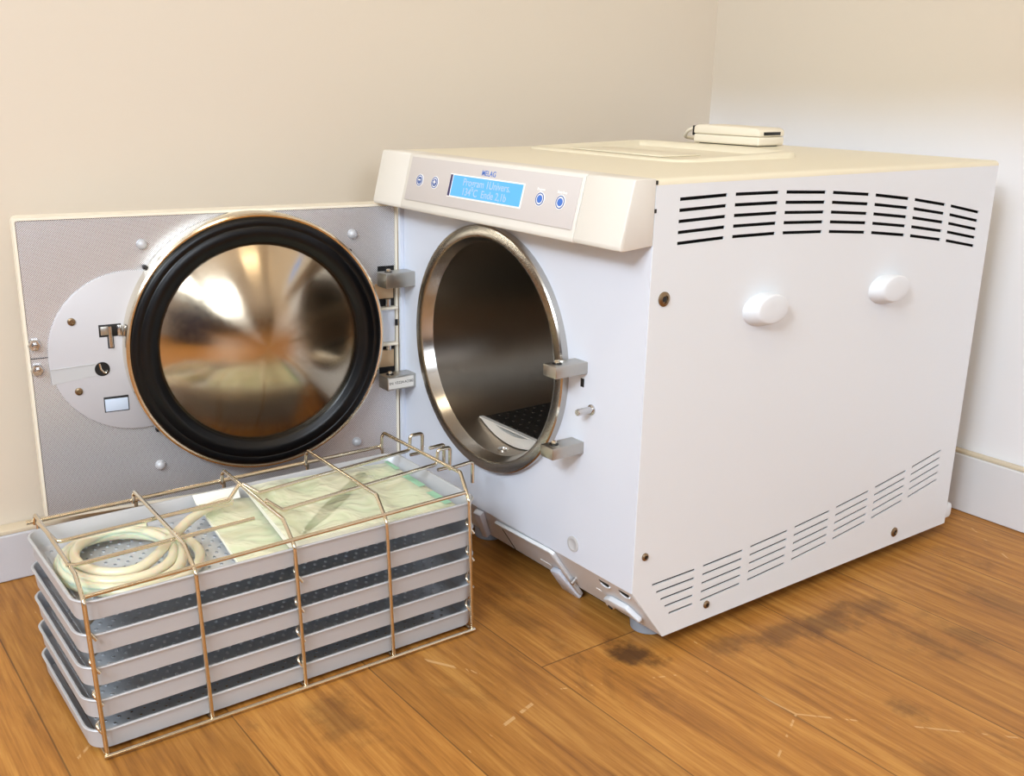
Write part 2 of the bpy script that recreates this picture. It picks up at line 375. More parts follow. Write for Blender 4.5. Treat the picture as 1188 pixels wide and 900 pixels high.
obj('reflection_panel_knob', lathe(B(), [(0, 0), (.012, 0), (.012, .035), (.026, .04), (.026, .06), (0, .066)], AX_X((XR-.107, -2.08, 1.0)), 20), M['steel'], dr)
M['dark_band'] = mat('dark brown reflection band', (62, 44, 32), .4)
struct('dark_reflection_band', box(B(), (XR-.03, -1.97, .001), (XR, YB-.02, .78), .003), M['dark_band'])  # unseen brown band, added for dark reflections in lid and liner
def skirt(name, a, c, cap_a, cap_c, m='skirt'):
    s = struct(name, box(B(), a, c, .0015), M[m]); obj('cap', box(B(), cap_a, cap_c, .0012), M['skirtcap'], s)
M['skirt_shaded'] = mat('worn skirting in shade', (204, 204, 211), .5, bump=.3, bscale=40)  # same white skirting, with the shade of its side put into the colour
skirt('baseboard_left', (XL+.001, YF+.05, .0005), (-.105, .647, .0555), (XL+.001, YF+.05, .0556), (-.107, .647, .0605), 'skirt_shaded')
skirt('baseboard_back', (-.104, .648, .0005), (XR-.001, YB-.001, .0800), (-.104, .6495, .0801), (XR-.001, YB-.001, .0845))

# ------------------------------------------------------------------ steriliser
A = thing('autoclave', (W/2, D/2, 0), 'white benchtop steam autoclave on the wooden floor with its round door swung open', 'autoclave')
Rf = .0055
def sheet_profile(inset):
    r = max(Rf-inset, .0005); x0, x1, zt = inset, W-inset, ZT-inset
    p = [(x0, .030)]
    for k in range(7): a = math.radians(180-90*k/6); p.append((x0+r+r*math.cos(a), zt-r+r*math.sin(a)))
    for k in range(7): a = math.radians(90-90*k/6); p.append((x1-r+r*math.cos(a), zt-r+r*math.sin(a)))
    return p
o_, i_ = sheet_profile(0), sheet_profile(.0014)
bm = B(); loops(bm, [[V((p[0], y, p[1])) for p in o_+i_[::-1]] for y in (0.001, D)], True, True)
box(bm, (.0014, D-.0014, .030), (W-.0014, D, ZT-Rf))
obj('housing', bm, M['top'], A, smooth=40)
# left cheek lower part and floor pan
bm = B(); prism(bm, [(YC+.004, Z0+.001), (D, Z0+.001), (D, .031), (YC-.006, .031)], 0, .0, W-.0016)
obj('floor_pan', bm, M['grey'], A)
# side sheet with its real louvre slots (boolean cut)
bm = prism(B(), [(.0008, Z1), (YC, Z0), (D, Z0), (D, ZT-Rf), (.0008, ZT-Rf)], 0, W-.0014, W)
tidy(bm); me = bpy.data.meshes.new('side'); bm.to_mesh(me); bm.free(); side_raw = bpy.data.objects.new('side_raw', me); COL.objects.link(side_raw)
cut = B()
def slot(y0, y1, za, zb, h):
    prism(cut, [(y0, za-h/2), (y1, zb-h/2), (y1, zb+h/2), (y0, za+h/2)], 0, W-.006, W+.004)
fu = lambda y: .4572 - .222*(y-.10)**2
fl_ = lambda y: .0803 + .184*max(0, y-.035)**2
for g in range(7):
    ya = .0307+.0724*g; yb = ya+.0612
    for k in range(5): slot(ya, yb, fu(ya)-.0098*k, fu(yb)-.0098*k, .0032)
for g in range(7):
    ya = .0274+.0722*g; yb = ya+.0602
    for k in range(5):
        y0 = ya if g else ya+.0066*k
        slot(y0, yb, fl_(y0)-.0097*k, fl_(yb)-.0097*k, .0023)
tidy(cut); cm = bpy.data.meshes.new('cut'); cut.to_mesh(cm); cut.free(); cutter = bpy.data.objects.new('cutter', cm); COL.objects.link(cutter)
md = side_raw.modifiers.new('b', 'BOOLEAN'); md.object = cutter; md.operation = 'DIFFERENCE'; md.solver = 'EXACT'
sm = bpy.data.meshes.new_from_object(side_raw.evaluated_get(bpy.context.evaluated_depsgraph_get()))
bpy.data.objects.remove(side_raw); bpy.data.objects.remove(cutter)
bm = B(); bm.from_mesh(sm); obj('side_panel', bm, M['white'], A, smooth=0, raw=True)
# sheet behind the slots, coloured near-black for the shade inside the housing
bm = B(); prism(bm, [(.006, .086), (.056, .034), (D-.004, .034), (D-.004, ZT-.012), (.006, ZT-.012)], 0, W-.016, W-.012); obj('slot_shade_backing', bm, M['dark'], A)
obj('status_lamp', lathe(B(), [(0, .003), (.0012, .0026), (.0016, 0)], AX_X((W-.0118, .2265, .4265)), 10), M['ledg'], A)
# front sheet with the round opening
CX, CZ, CR = .182, .2705, .128
bm = B(); n = 96
ci = [(CX+CR*math.cos(2*math.pi*k/n), CZ+CR*math.sin(2*math.pi*k/n)) for k in range(n)]
def edge_pt(k):
    c, s = math.cos(2*math.pi*k/n), math.sin(2*math.pi*k/n); x0, x1, z0, z1 = .0008, W-.0008, Z1, ZT-.008
    t = min(((x1-CX)/c if c > 1e-9 else 9), ((x0-CX)/c if c < -1e-9 else 9), ((z1-CZ)/s if s > 1e-9 else 9), ((z0-CZ)/s if s < -1e-9 else 9))
    return (CX+c*t, CZ+s*t)
ou = [edge_pt(k) for k in range(n)]
for cx, cz in ((.0008, Z1), (W-.0008, Z1), (W-.0008, ZT-.008), (.0008, ZT-.008)):
    k = min(range(n), key=lambda i: (ou[i][0]-cx)**2+(ou[i][1]-cz)**2); ou[k] = (cx, cz)
loops(bm, [[V((p[0], .0012, p[1])) for p in ci], [V((p[0], 0, p[1])) for p in ci], [V((p[0], 0, p[1])) for p in ou], [V((p[0], .004, p[1])) for p in ou]])
obj('front_panel', bm, M['front'], A, smooth=0)
obj('hinge_strip', box(B(), (.0004, -.0058, .0840), (.0050, .0002, .4110), .0008), M['front'], A)
# plain cap disc low on the front
o = obj('cap', lathe(B(), [(.0085, 0), (.0085, .0008), (.006, .0012), (.0055, .0009), (0, .0009)], AX_NY((.3362, -.0001, .0977)), 28), M['grey'], A, label='round light grey cap')
# chamber with flange
bm = B()
lathe(bm, [(.137, .0), (.137, -.0075), (.1355, -.009), (.1260, -.009), (.1240, -.0080), (.1200, .0020), (.119, .0040)], AX_Y((CX, 0, CZ)), 96)
fg = obj('flange', bm, M['flange'], A)
bm = B(); lathe(bm, [(.119, .004), (.119, .40), (.112, .425), (.06, .437), (0, .44)], AX_Y((CX, 0, CZ)), 96)
ch = obj('chamber', bm, M['chamber'], A)
# sieve plate over the chamber bottom, with turned down lip
hz = CZ-.170; hw = math.sqrt(.1186**2-hz**2)
bm = B(); M['sieve'] = mat('dark sieve plate', (70, 66, 62), .35, .8)
y0 = .038; ny, nx = 26, 9; cw, cl = 2*hw/nx, .0135
def holecell(bm, x, y, z, cx, cy, r, lip):
    c8 = [(1, 0), (1, 1), (0, 1), (-1, 1), (-1, 0), (-1, -1), (0, -1), (1, -1)]
    o = [bm.verts.new((x+a*cx/2, y+b*cy/2, z)) for a, b in c8]
    i = [bm.verts.new((x+r*math.cos(math.pi/4*k), y+r*math.sin(math.pi/4*k), z)) for k in range(8)]
    d = [bm.verts.new((x+.8*r*math.cos(math.pi/4*k), y+.8*r*math.sin(math.pi/4*k), z+lip)) for k in range(8)]
    for k in range(8):
        q = (k+1) % 8
        bm.faces.new((o[k], o[q], i[q], i[k])); bm.faces.new((i[k], i[q], d[q], d[k]))
for iy in range(ny):
    for ix in range(nx): holecell(bm, CX-hw+(ix+.5)*cw, y0+(iy+.5)*cl, .170, cw, cl, .0022, .0007)
sv = obj('sieve_plate', bm, M['sieve'], A)
bm = B(); arc = []
a0 = math.asin(hz/.118); n2 = 24
for k in range(n2+1):
    a = math.radians(180)+a0+(math.pi-2*a0)*k/n2; arc.append((CX+.1178*math.cos(a), CZ+.1178*math.sin(a)))
inn = [(CX+(p[0]-CX)*.93, min(.1695, CZ+(p[1]-CZ)*.91+.0015)) for p in arc]
mid = [(CX, .166)]
rs = [[bm.verts.new((p[0], y0-.004, p[1])) for p in arc], [bm.verts.new((p[0], y0-.004, p[1])) for p in inn], [bm.verts.new((p[0], y0+.004, p[1]+.0005)) for p in inn]]
for a, c in zip(rs, rs[1:]):
    for k in range(n2): bm.faces.new((a[k], a[k+1], c[k+1], c[k]))
bm.faces.new(rs[2])
tp = [bm.verts.new((CX-hw, y0-.0045, .1712)), bm.verts.new((CX+hw, y0-.0045, .1712)), bm.verts.new((CX+hw, y0+.001, .1712)), bm.verts.new((CX-hw, y0+.001, .1712)), bm.verts.new((CX-hw, y0-.0045, .1695)), bm.verts.new((CX+hw, y0-.0045, .1695))]
bm.faces.new(tp[:4]); bm.faces.new((tp[0], tp[1], tp[5], tp[4]))
M['lip'] = mat('bright plate lip', (236, 234, 230), .3, .4)
obj('end_plate', bm, M['lip'], sv, label='bright curved end of the sieve plate')
for dx, dy in ((.045, .05), (.052, .085)):
    obj('plate_screw', lathe(B(), [(.006, 0), (.006, .002), (.004, .004), (0, .0042)], Matrix.Translation((CX+dx, y0+dy, .1708)), 16), M['wire'], sv)
obj('drain_port', lathe(B(), [(.0065, 0), (.0065, .002), (.0045, .0022), (.004, .0008), (0, .0008)], Matrix.Translation((CX+.005, .019, CZ-.1188)), 20), M['steel'], A)
# locking lugs right of the opening, hinge lugs left
def lug(name, x0, x1, z0, z1, mm=M['brushed'], label=None):
    bm = box(B(), (x0, -.040, z0), (x1, .0005, z1), .0009)
    o = obj(name, bm, mm, A, smooth=30, label=label)
    xm = (x0+x1)/2 - .001
    obj('bolt_hole', lathe(B(), [(.0048, 0), (.0048, .0006), (.0036, .0008), (.0034, .0003), (0, .0003)], Matrix.Translation((xm, -.030, z1)), 18), M['black'], o, label='dark round hole')
    obj('pin', lathe(B(), [(.0028, -.002), (.0028, .0022), (.002, .0030), (0, .003)], Matrix.Translation((xm-.0005, -.0295, z1+.0006)), 14), M['wire'], o)
    return o
lug('locking_lug', .3273, .3470, .2825, .2942); lug('locking_lug', .3268, .3462, .2000, .2120)
h1 = lug('hinge_lug', .0080, .0300, .3170, .3345); h2 = lug('hinge_lug', .0085, .0302, .1915, .2085)
# label plate with serial number on the lower hinge lug
bm = box(B(), (.0302, -.0385, .1935), (.0306, -.0035, .2065), 0); lb = obj('serial_label', bm, M['label'], h2, label='small white label')
text('serial_number', 'SN: V2224-A2382', .0047, M['black'], lb, basis((.03065, -.021, .2003), (0, 1, 0), (0, 0, 1), (1, 0, 0)))
bm = lathe(B(), [(.0052, 0), (.0052, .0012), (.0034, .0016), (.0034, .018), (.0030, .019), (0, .019)], AX_NY((.3556, -.0001, .2482)), 22); obj('locating_pin', bm, M['steel'], A)
bm = box(B(), (.3375, -.0004, .2675), (.3425, .0002, .2760), .0001, 1); obj('keyhole', bm, M['dark'], A)
# control panel
pr = [(.0005, ZT+.0002), (-.0228, ZT+.0002), (-.0250, ZT-.0012), (-.0386, .4185), (-.0380, .4148), (-.034, .4142), (.0005, .4168)]
bm = B()
for a, c, d in ((0., .0618, 0.), (.0624, .3622, .0007), (.3628, W, 0.)):
    prism(bm, [(y-(d if y < -.01 else 0), z) for y, z in pr], 0, a, c, .0009, 2)
cpn = obj('control_panel', bm, M['cream'], A, smooth=50)
P0 = V((0, -.0251, .4748)); ev = (V((0, -.0393, .4173))-V((0, -.0244, .4750))); ev.normalize(); nv = V((1, 0, 0)).cross(-ev); nv.normalize()
P0 = V((0, -.0244-.0007, .475)) + nv*.0002
def pmtx(x, v, lift=0.): return basis(P0+V((x, 0, 0))+ev*v+nv*lift, V((1, 0, 0)), -ev, nv)
def pbox(x0, x1, v0, v1, l0, l1, bev=0.):
    bm = box(B(), (x0, -v1, l0), (x1, -v0, l1), bev); m = pmtx(0, 0)
    for v in bm.verts: v.co = m @ v.co
    return bm
obj('keypad_foil', pbox(.0700, .3590, .0035, .0510, -.0006, .0008, .0002), M['inlay'], cpn)
obj('display_bezel', pbox(.1522, .2800, .0158, .0402, .0006, .0011), M['whiteprint'], cpn)
dsp = obj('display', pbox(.1583, .2780, .0172, .0386, .0009, .0014), M['lcd'], cpn)
obj('display_edge', pbox(.1530, .1566, .0168, .0392, .0009, .0014), M['lcdedge'], cpn)
text('display_text', 'Program 1Univers.', .0108, M['lcdtext'], dsp, pmtx(.2185, .0232, .00145), .00005)
text('display_text', '134\u00b0C  Ende 2,1b', .0108, M['lcdtext'], dsp, pmtx(.2170, .0331, .00145), .00005)
text('logo', 'MELAG', .0077, M['blue'], cpn, pmtx(.2182, .0115, .0009), .00006)
def ring(bm, r0, r1, l0, l1, mtx, seg=32):
    return lathe(bm, [(r0, l0), (r0, l1), (r1, l1), (r1, l0)], mtx, seg)
for i, x in enumerate((.0945, .1248, .3065, .3366)):
    m = pmtx(x, .0281)
    bt = obj('button', lathe(B(), [(.0069, .0007), (.0069, .0012), (0, .0012)], m, 32), M['whiteprint'], cpn)
    obj('outline', ring(B(), .0051, .0061, .0011, .0015, m), M['bluering'], bt)
    if i < 2:
        obj('symbol_disc', lathe(B(), [(.0040, .0012), (.0040, .0016), (0, .0016)], m, 28), M['bluering'], bt)
        text('symbol', '\u2212' if i == 0 else '+', .0085, M['whiteprint'], bt, pmtx(x, .0281, .0017), .0003)
    else:
        obj('symbol_disc', lathe(B(), [(.0037, .0012), (.0037, .0016), (0, .0016)], m, 28), M['blue'], bt)
text('caption', 'Program', .0034, M['whiteprint'], cpn, pmtx(.3055, .0190, .0009), .00008)
text('caption', 'Start-Stop', .0034, M['whiteprint'], cpn, pmtx(.3366, .0190, .0009), .00008)
# small dark clips in the seam between cap and side sheet
for z in (.4718, .4474):
    obj('seam_clip', box(B(), (W-.0006, .0005, z-.0018), (W+.0003, .0024, z+.0018)), M['black'], A)
# water tank lid on the top
bm = B()
def lidz(y): return .0022+.0048*max(0, min(1, (y-.16)/.2))
ls = []
for ins, up, base in ((0, 0, 1), (.002, .8, 0), (.005, 1., 0), (.016, 1., 0), (.022, .08, 0)):
    ls.append([V((p[0], p[1], ZT+(0 if base else lidz(p[1])*up))) for p in rrect(.026+ins, .297-ins, .158+ins, .366-ins, max(.03-ins, .008), 7)])
loops(bm, ls, False, True)
ld = obj('tank_lid', bm, M['top'], A, smooth=45)
bm = B(); box(bm, (.075, .200, ZT+.0004), (.230, .262, ZT+.0021), .0008); obj('grip_plate', bm, M['top'], ld)
# two oval transport plugs on the side, one behind
def plug(y, z, hy, hz):
    bm = B(); pf = [(1.0, 0), (.99, .003), (.95, .007), (.87, .0118), (.83, .0138), (.79, .0148), (.73, .0152), (.4, .0156), (0, .0157)]
    lathe(bm, pf, AX_X((W-.0001, y, z)), 40, hy, hz)
    for v in bm.verts:      # the cap droops a little at the bottom front, like a pebble
        t = (v.co.x-W)/.016; v.co.z += .0035*t*(1 if v.co.z > z else .4); v.co.y += .002*t
    return bm
obj('transport_plug', plug(.1535, .3435, .0270, .0165), M['white'], A, smooth=60); obj('transport_plug', plug(.3560, .3435, .0280, .0162), M['white'], A, smooth=60)
obj('transport_plug', lathe(B(), [(.018, 0), (.018, .008), (.014, .016), (0, .018)], AX_Y((.402, D, .2400)), 28), M['cream'], A)
obj('rear_spacer', box(B(), (.395, D-.001, .020), (.422, D+.020, .040), .004), M['white'], A)
# screws on the side sheet
for y, z, r in ((.0182, .3679, .0068), (.4407, .0334, .0060), (.0149, .1144, .0040), (.1089, .0350, .0042)):
    s = obj('screw', lathe(B(), [(r, 0), (r, .0012), (r*.75, .0022), (r*.55, .0024), (r*.5, .0012), (0, .0012)], AX_X((W-.0001, y, z)), 24), M['brass'], A)
    obj('socket', lathe(B(), [(r*.42, .0013), (r*.42, .0017), (0, .0017)], AX_X((W-.0001, y, z)), 6), M['black'], s)
# sloping plate under the front, with lever and brackets
e2 = V((0, YC, Z0-Z1)).normalized(); n2v = V((1, 0, 0)).cross(e2); n2v = -n2v if n2v.y > 0 else n2v
C0 = V((0, 0, Z1))
def cm_(x, s, l=0.): return C0+V((x, 0, 0))+e2*s+n2v*l
def cbox(x0, x1, s0, s1, l0, l1, bev=0., poly=None):
    bm = B()
    if poly is None: box(bm, (x0, s0, l0), (x1, s1, l1), bev)
    else: prism(bm, poly, 2, l0, l1, bev)
    for v in bm.verts: v.co = cm_(*v.co)
    return bm
apr = obj('apron_plate', cbox(.0, W-.0016, .0004, .0765, -.0014, 0.), M['white'], A, smooth=0)
obj('lever', cbox(0, 0, 0, 0, .0004, .0045, .0008, poly=[(.196, .0075), (.300, .0006), (.306, .003), (.296, .088), (.288, .088), (.2975, .0075), (.199, .0135)]), M['white'], apr, label='bent white lever strip')
obj('lever_bracket', cbox(0, 0, 0, 0, .0003, .007, .002, poly=[(.2655, .055), (.286, .048), (.292, .094), (.276, .104), (.260, .095)]), M['front'], apr)
obj('lever_pin', tube(B(), [cm_(.304, .055, -.001), cm_(.304, .055, .007)], .0026, 14), M['steel'], apr)
obj('drain_outlet', cbox(0, 0, 0, 0, .0003, .0065, .002, poly=[(.359, .047), (.372, .0385), (.400, .0360), (.4115, .052), (.4085, .0575), (.398, .0475), (.377, .0520), (.3635, .0655), (.357, .061)]), M['white'], apr)
obj('outlet_screw', lathe(B(), [(.0032, 0), (.0032, .001), (.0016, .0012), (.0014, .0004), (0, .0004)], basis(cm_(.3655, .057, .0064), V((1, 0, 0)), e2, n2v), 16), M['black'], apr)
for x, s in ((.3775, .0150), (.4085, .0122)):
    pol = []
    for k in range(17): a = math.pi*k/16; pol.append((x-.008*math.cos(a)*.9, s+.0072*math.sin(a)-.004))
    obj('hand_hole', cbox(0, 0, 0, 0, -.0005, .0004, 0, poly=pol), M['dark'], apr)
    obj('hand_hole_rim', tube(B(), [cm_(p[0]+.0005, p[1]+.0012, .0008) for p in pol[2:15]], .0010, 6), M['white'], apr)
obj('slot_mark', cbox(.3465, .3530, .0425, .0455, 0., .0005), M['whiteprint'], apr)
obj('slot_mark', cbox(.242, .260, .056, .0590, 0., .0005), M['whiteprint'], apr)
obj('flap_line', tube(B(), [cm_(.194, .020, .0002), cm_(.180, .0755, .0002)], .0005, 6), M['dark'], apr)
obj('cable_guide', cbox(0, 0, 0, 0, .0002, .008, .002, poly=[(.160, .004), (.178, .001), (.135, .070), (.120, .075)]), M['front'], apr)
for x, y in ((.096, .068), (.380, .071), (.05, .49), (.375, .49)):
    obj('foot', lathe(B(), [(0, 0), (.0165, 0), (.0185, .0015), (.0195, .012), (.0195, Z0+.002), (0, Z0+.002)], Matrix.Translation((x, y, 0)), 28), M['foot'], A)

# ------------------------------------------------------------------ the open door (a part of the steriliser)
ua = math.radians(98); U = V((math.cos(ua), -math.sin(ua), 0)); NV = V((math.sin(ua), math.cos(ua)*1.0, 0)); NV = V((-U.y, U.x, 0))
DM = basis((0.0, -.006, 0), U, NV, V((0, 0, 1)))       # local x: hinge to tip, y: out of the inner face, z: up
dz0, dz1, dL = .083, .4125, .420
bm = B(); t = .0028
def dloop(ins, y, r): return [V((p[0], y, p[1])) for p in rrect(.0005+ins, dL-ins, dz0+ins, dz1-ins, r, 4)]
loops(bm, [dloop(.004, -.032, .006), dloop(0, -.028, .006), dloop(0, 0, .003), dloop(t, 0, .002), dloop(t, -.004, .002), dloop(.02, -.0045, .002)], True, True)
door = obj('door', bm, M['shell'], A, DM, smooth=40)
# liner sheet with the window cut out at the hinge side
bm = B(); lx0, lx1, lz0, lz1 = .0036, dL-.0033, dz0+.0033, dz1-.0033
for a, c in (((.026, -.0030, lz0), (lx1, -.0012, lz1)), ((lx0, -.0030, .338), (.026, -.0012, lz1)), ((lx0, -.0030, lz0), (.026, -.0012, .188))): box(bm, a, c)
obj('liner', bm, M['liner'], door, DM, smooth=0, label='perforated grey metal liner')
def dobj(name, bm, m, smooth=35, label=None): return obj(name, bm, m, door, DM, smooth, label=label)
DY = lambda x, z, y=0.: AX_Y((x, y, z))
# seal plate: steel rim, black ring gasket, domed polished lid
DCX, DCZ = .1772, .2635
dobj('lid_rim', lathe(B(), [(.138, -.0005), (.1480, .0), (.1485, .018), (.1475, .0245), (.1455, .0260), (.1435, .0255), (.1425, .020)], DY(DCX, DCZ), 112), M['wire'], 30, 'thin bright steel rim')
dobj('gasket', lathe(B(), [(.1432, .020), (.1428, .0268), (.1410, .0284), (.1345, .0292), (.1335, .0286), (.1325, .0292), (.1265, .0300), (.1225, .0298), (.1205, .0284), (.1165, .0272), (.1140, .0255), (.1135, .018)], DY(DCX, DCZ), 112), M['rubber'], 60, 'black rubber ring gasket')
pf = []
Rd = .1142; hd = .027
for k in range(25):
    r = Rd*(1-k/24); pf.append((r, .0225+hd*(1-(r/Rd)**2.0)))
dobj('pressure_dome', lathe(B(), pf, DY(DCX, DCZ), 112), M['dome'], 80, 'polished domed steel lid')
for a in (38, 140, 218, 322):
    a = math.radians(a); dobj('rim_clip', box(B(), (DCX+.1495*math.cos(a)-.002, -.002, DCZ+.1495*math.sin(a)-.002), (DCX+.1495*math.cos(a)+.002, .006, DCZ+.1495*math.sin(a)+.002), .0006), M['black'])
for x, z in ((.2955, .3795), (.0570, .3785), (.2945, .1275), (.0575, .1200)):
    dobj('dome_screw', lathe(B(), [(.0058, -.0013), (.0056, .001), (.0045, .003), (.0025, .0042), (0, .0046)], DY(x, z), 22), M['alu'])
# round cover over the latch, partly behind the lid
cc = (.3115, .2640, .0885); bm = B()
lathe(bm, [(cc[2], -.0012), (cc[2], .0016), (cc[2]-.0015, .0028), (0, .0028)], DY(cc[0], cc[1]), 80)
M['cover'] = mat('light grey latch plastic', (198, 196, 200), .45)
cov = dobj('latch_cover', bm, M['cover'], 40, 'round white latch cover')
M['hole'] = M['dark']
def cov_part(name, bm, m, label=None): return dobj(name, bm, m, 35, label)
for x, z in ((.3738, .3025), (.3733, .2258)):
    cov_part('cover_screw', lathe(B(), [(.0042, .0026), (.0040, .0040), (.0024, .0046), (.0020, .0034), (0, .0034)], DY(x, z), 18), M['brass'])
cov_part('latch_opening', box(B(), (.3245, .0024, .2830), (.3475, .0032, .2965), .0003), M['black'])
cov_part('latch_opening', box(B(), (.3330, .0024, .2700), (.3395, .0032, .2830), .0003), M['black'])
cov_part('latch_bolt', box(B(), (.3240, .0026, .2835), (.3290, .0060, .2955), .0008), M['steel'])
cov_part('latch_bolt', tube(B(), [(.3362, .0040, .2945), (.3362, .0040, .2715)], .0022, 14), M['steel'])
cov_part('latch_bolt', box(B(), (.3350, .0026, .2850), (.3460, .0042, .2945), .0006), M['brushed'])
# finger channel and its round hole
bm = B(); prism(bm, [(.3990, .2360), (.3480, .2420), (.3480, .2540), (.3995, .2520)], 1, .0026, .0031); cov_part('finger_channel', bm, M['grey'], 'pale sunken channel')
cov_part('channel_hole', lathe(B(), [(.0078, .0026), (.0078, .0034), (0, .0034)], DY(.3475, .2480), 26), M['black'])
cov_part('hook', tube(B(), fillet([(.3500, .004, .2545), (.3490, .0045, .248), (.3450, .004, .2430), (.3420, .004, .2460)], .003), .0012, 8), M['wire'])
cov_part('channel_edge', tube(B(), [(.3990, .0032, .2525), (.3540, .0032, .2545)], .0006, 6), M['grey'])
cov_part('small_window', box(B(), (.3230, .0024, .1985), (.3490, .0031, .2160), .0003), M['black'])
M['pale'] = mat('pale blue window', (206, 220, 240), .3)
cov_part('small_window_pane', box(B(), (.3240, .0029, .1995), (.3480, .0034, .2135), .0003), M['pale'])
cov_part('liner_seam', tube(B(), [(.4165, -.0008, .2655), (.3985, -.0008, .2655)], .0004, 6), M['dark'])
for z in (.2805, .2535):
    n_ = dobj('nut', lathe(B(), [(.0068, -.0013), (.0068, .003), (.0055, .0045), (.003, .0045), (.003, .009), (0, .0095)], DY(.4115, z), 6), M['steel'], 20)
# hinge window: plates, shelves, pins
dobj('hinge_plate', box(B(), (.0065, -.0040, .2985), (.030, .0005, .3165), .0005), M['tan'])
dobj('hinge_plate', box(B(), (.0065, -.0040, .2125), (.030, .0005, .2340), .0005), M['tan'])
dobj('hinge_shelf', box(B(), (.0030, -.0040, .2855), (.030, .0070, .2885), .0008), M['shell']); dobj('hinge_shelf', box(B(), (.0030, -.0040, .2405), (.030, .0070, .2435), .0008), M['shell'])
dobj('hinge_recess', box(B(), (.0040, -.0042, .2437), (.030, -.0020, .2853), .0004), M['front'])
for z0, z1 in ((.2888, .2980), (.2345, .2402)):
    dobj('hinge_pin', tube(B(), [(.0145, .002, z0), (.0145, .002, z1)], .0035, 14), M['steel'])
dobj('hinge_slot', box(B(), (.0010, -.0005, .2635), (.0048, .0006, .2715), .0003), M['black'])
dobj('hinge_backing', box(B(), (.0036, -.0043, .1880), (.030, -.0038, .3380)), M['black'])

# ------------------------------------------------------------------ card reader on top of the housing
R = thing('card_reader', (.075, .50, ZT), 'small off-white plastic card reader box lying on the autoclave top', 'card reader', rz=math.radians(3))
RM = WM[R]
def robj(name, bm, m, parent=None, sm=35):
    return obj(name, bm, m, parent or R, RM, sm)
bm = B(); box(bm, (-.057, -.028, .0012), (.057, .028, .0128), .003, 3); sh = robj('lower_shell', bm, M['reader'])
bm = B(); prism(bm, [(-.057, .0132), (.057, .0132), (.0565, .0215), (.050, .0245), (-.050, .0255), (-.0565, .023)], 1, -.028, .028, .0022, 3); robj('upper_shell', bm, M['reader'])
robj('card_slot', box(B(), (.0560, -.018, .0150), (.0575, .018, .0192), .0003), M['black'])
robj('strain_relief', box(B(), (-.066, -.020, .0100), (-.0565, -.012, .0235), .001), M['black'])
robj('base_pad', box(B(), (-.05, -.022, 0), (.05, .022, .0013), .0003), M['black'])
robj('cable', tube(B(), fillet([(-.064, -.016, .020), (-.075, -.018, .017), (-.088, -.012, .006), (-.086, .02, .0035), (-.06, .047, .0035)], .02, 8), .0024, 8), M['reader'])

# ------------------------------------------------------------------ wire rack and trays
WY = [-.463, -.371, -.2796, -.184, -.089]; r = .0020
K = thing('tray_rack', (.19, -.276, 0), 'chrome wire rack standing on the floor holding five stacked trays', 'rack')
for i, y in enumerate(WY):
    s = (y-WY[0])/(WY[-1]-WY[0]); bx = .2374+(.2592-.2374)*s; bz = .1525+(.1707-.1525)*s; tz = .1575+.0105*s
    yl = y-.006
    pts = [(.0985, y, .147), (.1005, y, tz-.004), (.105, y, tz+.001), (bx, y, bz), (.2835, yl, .150), (.2835, y, r), (.0985, y, r), (.0965, y+.003, .147)]
    obj('wire_hoop', tube(B(), fillet(pts, .005, 4), r, 8), M['wire'], K, smooth=60)
def rail(name, pts, rr=r, rad=.006, parent=None): return obj(name, tube(B(), fillet(pts, rad, 5), rr, 8), M['wire'], K, smooth=60)
rail('bottom_rail', [(.2850, -.466, .0032), (.2850, -.087, .0032)])
rail('bottom_rail', [(.0975, -.468, .0032), (.0975, -.085, .0032)])
rail('back_rail', [(.0955, -.470, .1485), (.0955, -.086, .1500)], .0022)
rail('back_rail', [(.0955, -.470, .1330), (.0955, -.086, .1330)], .0019)
rail('front_rail', [(.2780, -.468, .1500), (.2790, -.096, .1570)], .0020)
# inner rails: a short run from the left, a long run that climbs over the right end of the tray
rail('inner_rail', [(.128, -.466, .1600), (.1675, -.460, .1540), (.1575, -.296, .1525), (.150, -.2815, .1640)])
rail('inner_rail', [(.150, -.2780, .1640), (.1580, -.2640, .1535), (.1290, -.0700, .1520), (.1290, -.0690, .1690), (.1290, -.0530, .1690), (.1290, -.0530, .1460), (.1290, -.0690, .1460)], rad=.004)
rail('inner_rail', [(.222, -.4655, .1555), (.2212, -.459, .1530), (.2125, -.2930, .1525)])
rail('inner_rail', [(.205, -.2780, .1655), (.2120, -.2640, .1540), (.1860, -.0700, .1530), (.1860, -.0690, .1690), (.1860, -.0530, .1690), (.1860, -.0530, .1460), (.1860, -.0690, .1460)], rad=.004)
rail('end_loop', [(.1740, -.0720, .1680), (.1740, -.0530, .1690), (.1740, -.0530, .1450)], rad=.004)
rail('end_loop', [(.2340, -.0860, .1660), (.2340, -.0560, .1680), (.2340, -.0560, .1440)], rad=.004)
TZ = [.0044, .0338, .0642, .0947, .1252]
for t_ in TZ[1:]:
    for i in (0, 2, 4):
        y = WY[i]+.004
        rail('tray_support', [(.2830, y-.003, t_-.0135), (.2790, y-.010, t_-.0022), (.2680, y, t_-.0018), (.0985, y, t_-.0018)], .0015, .004)

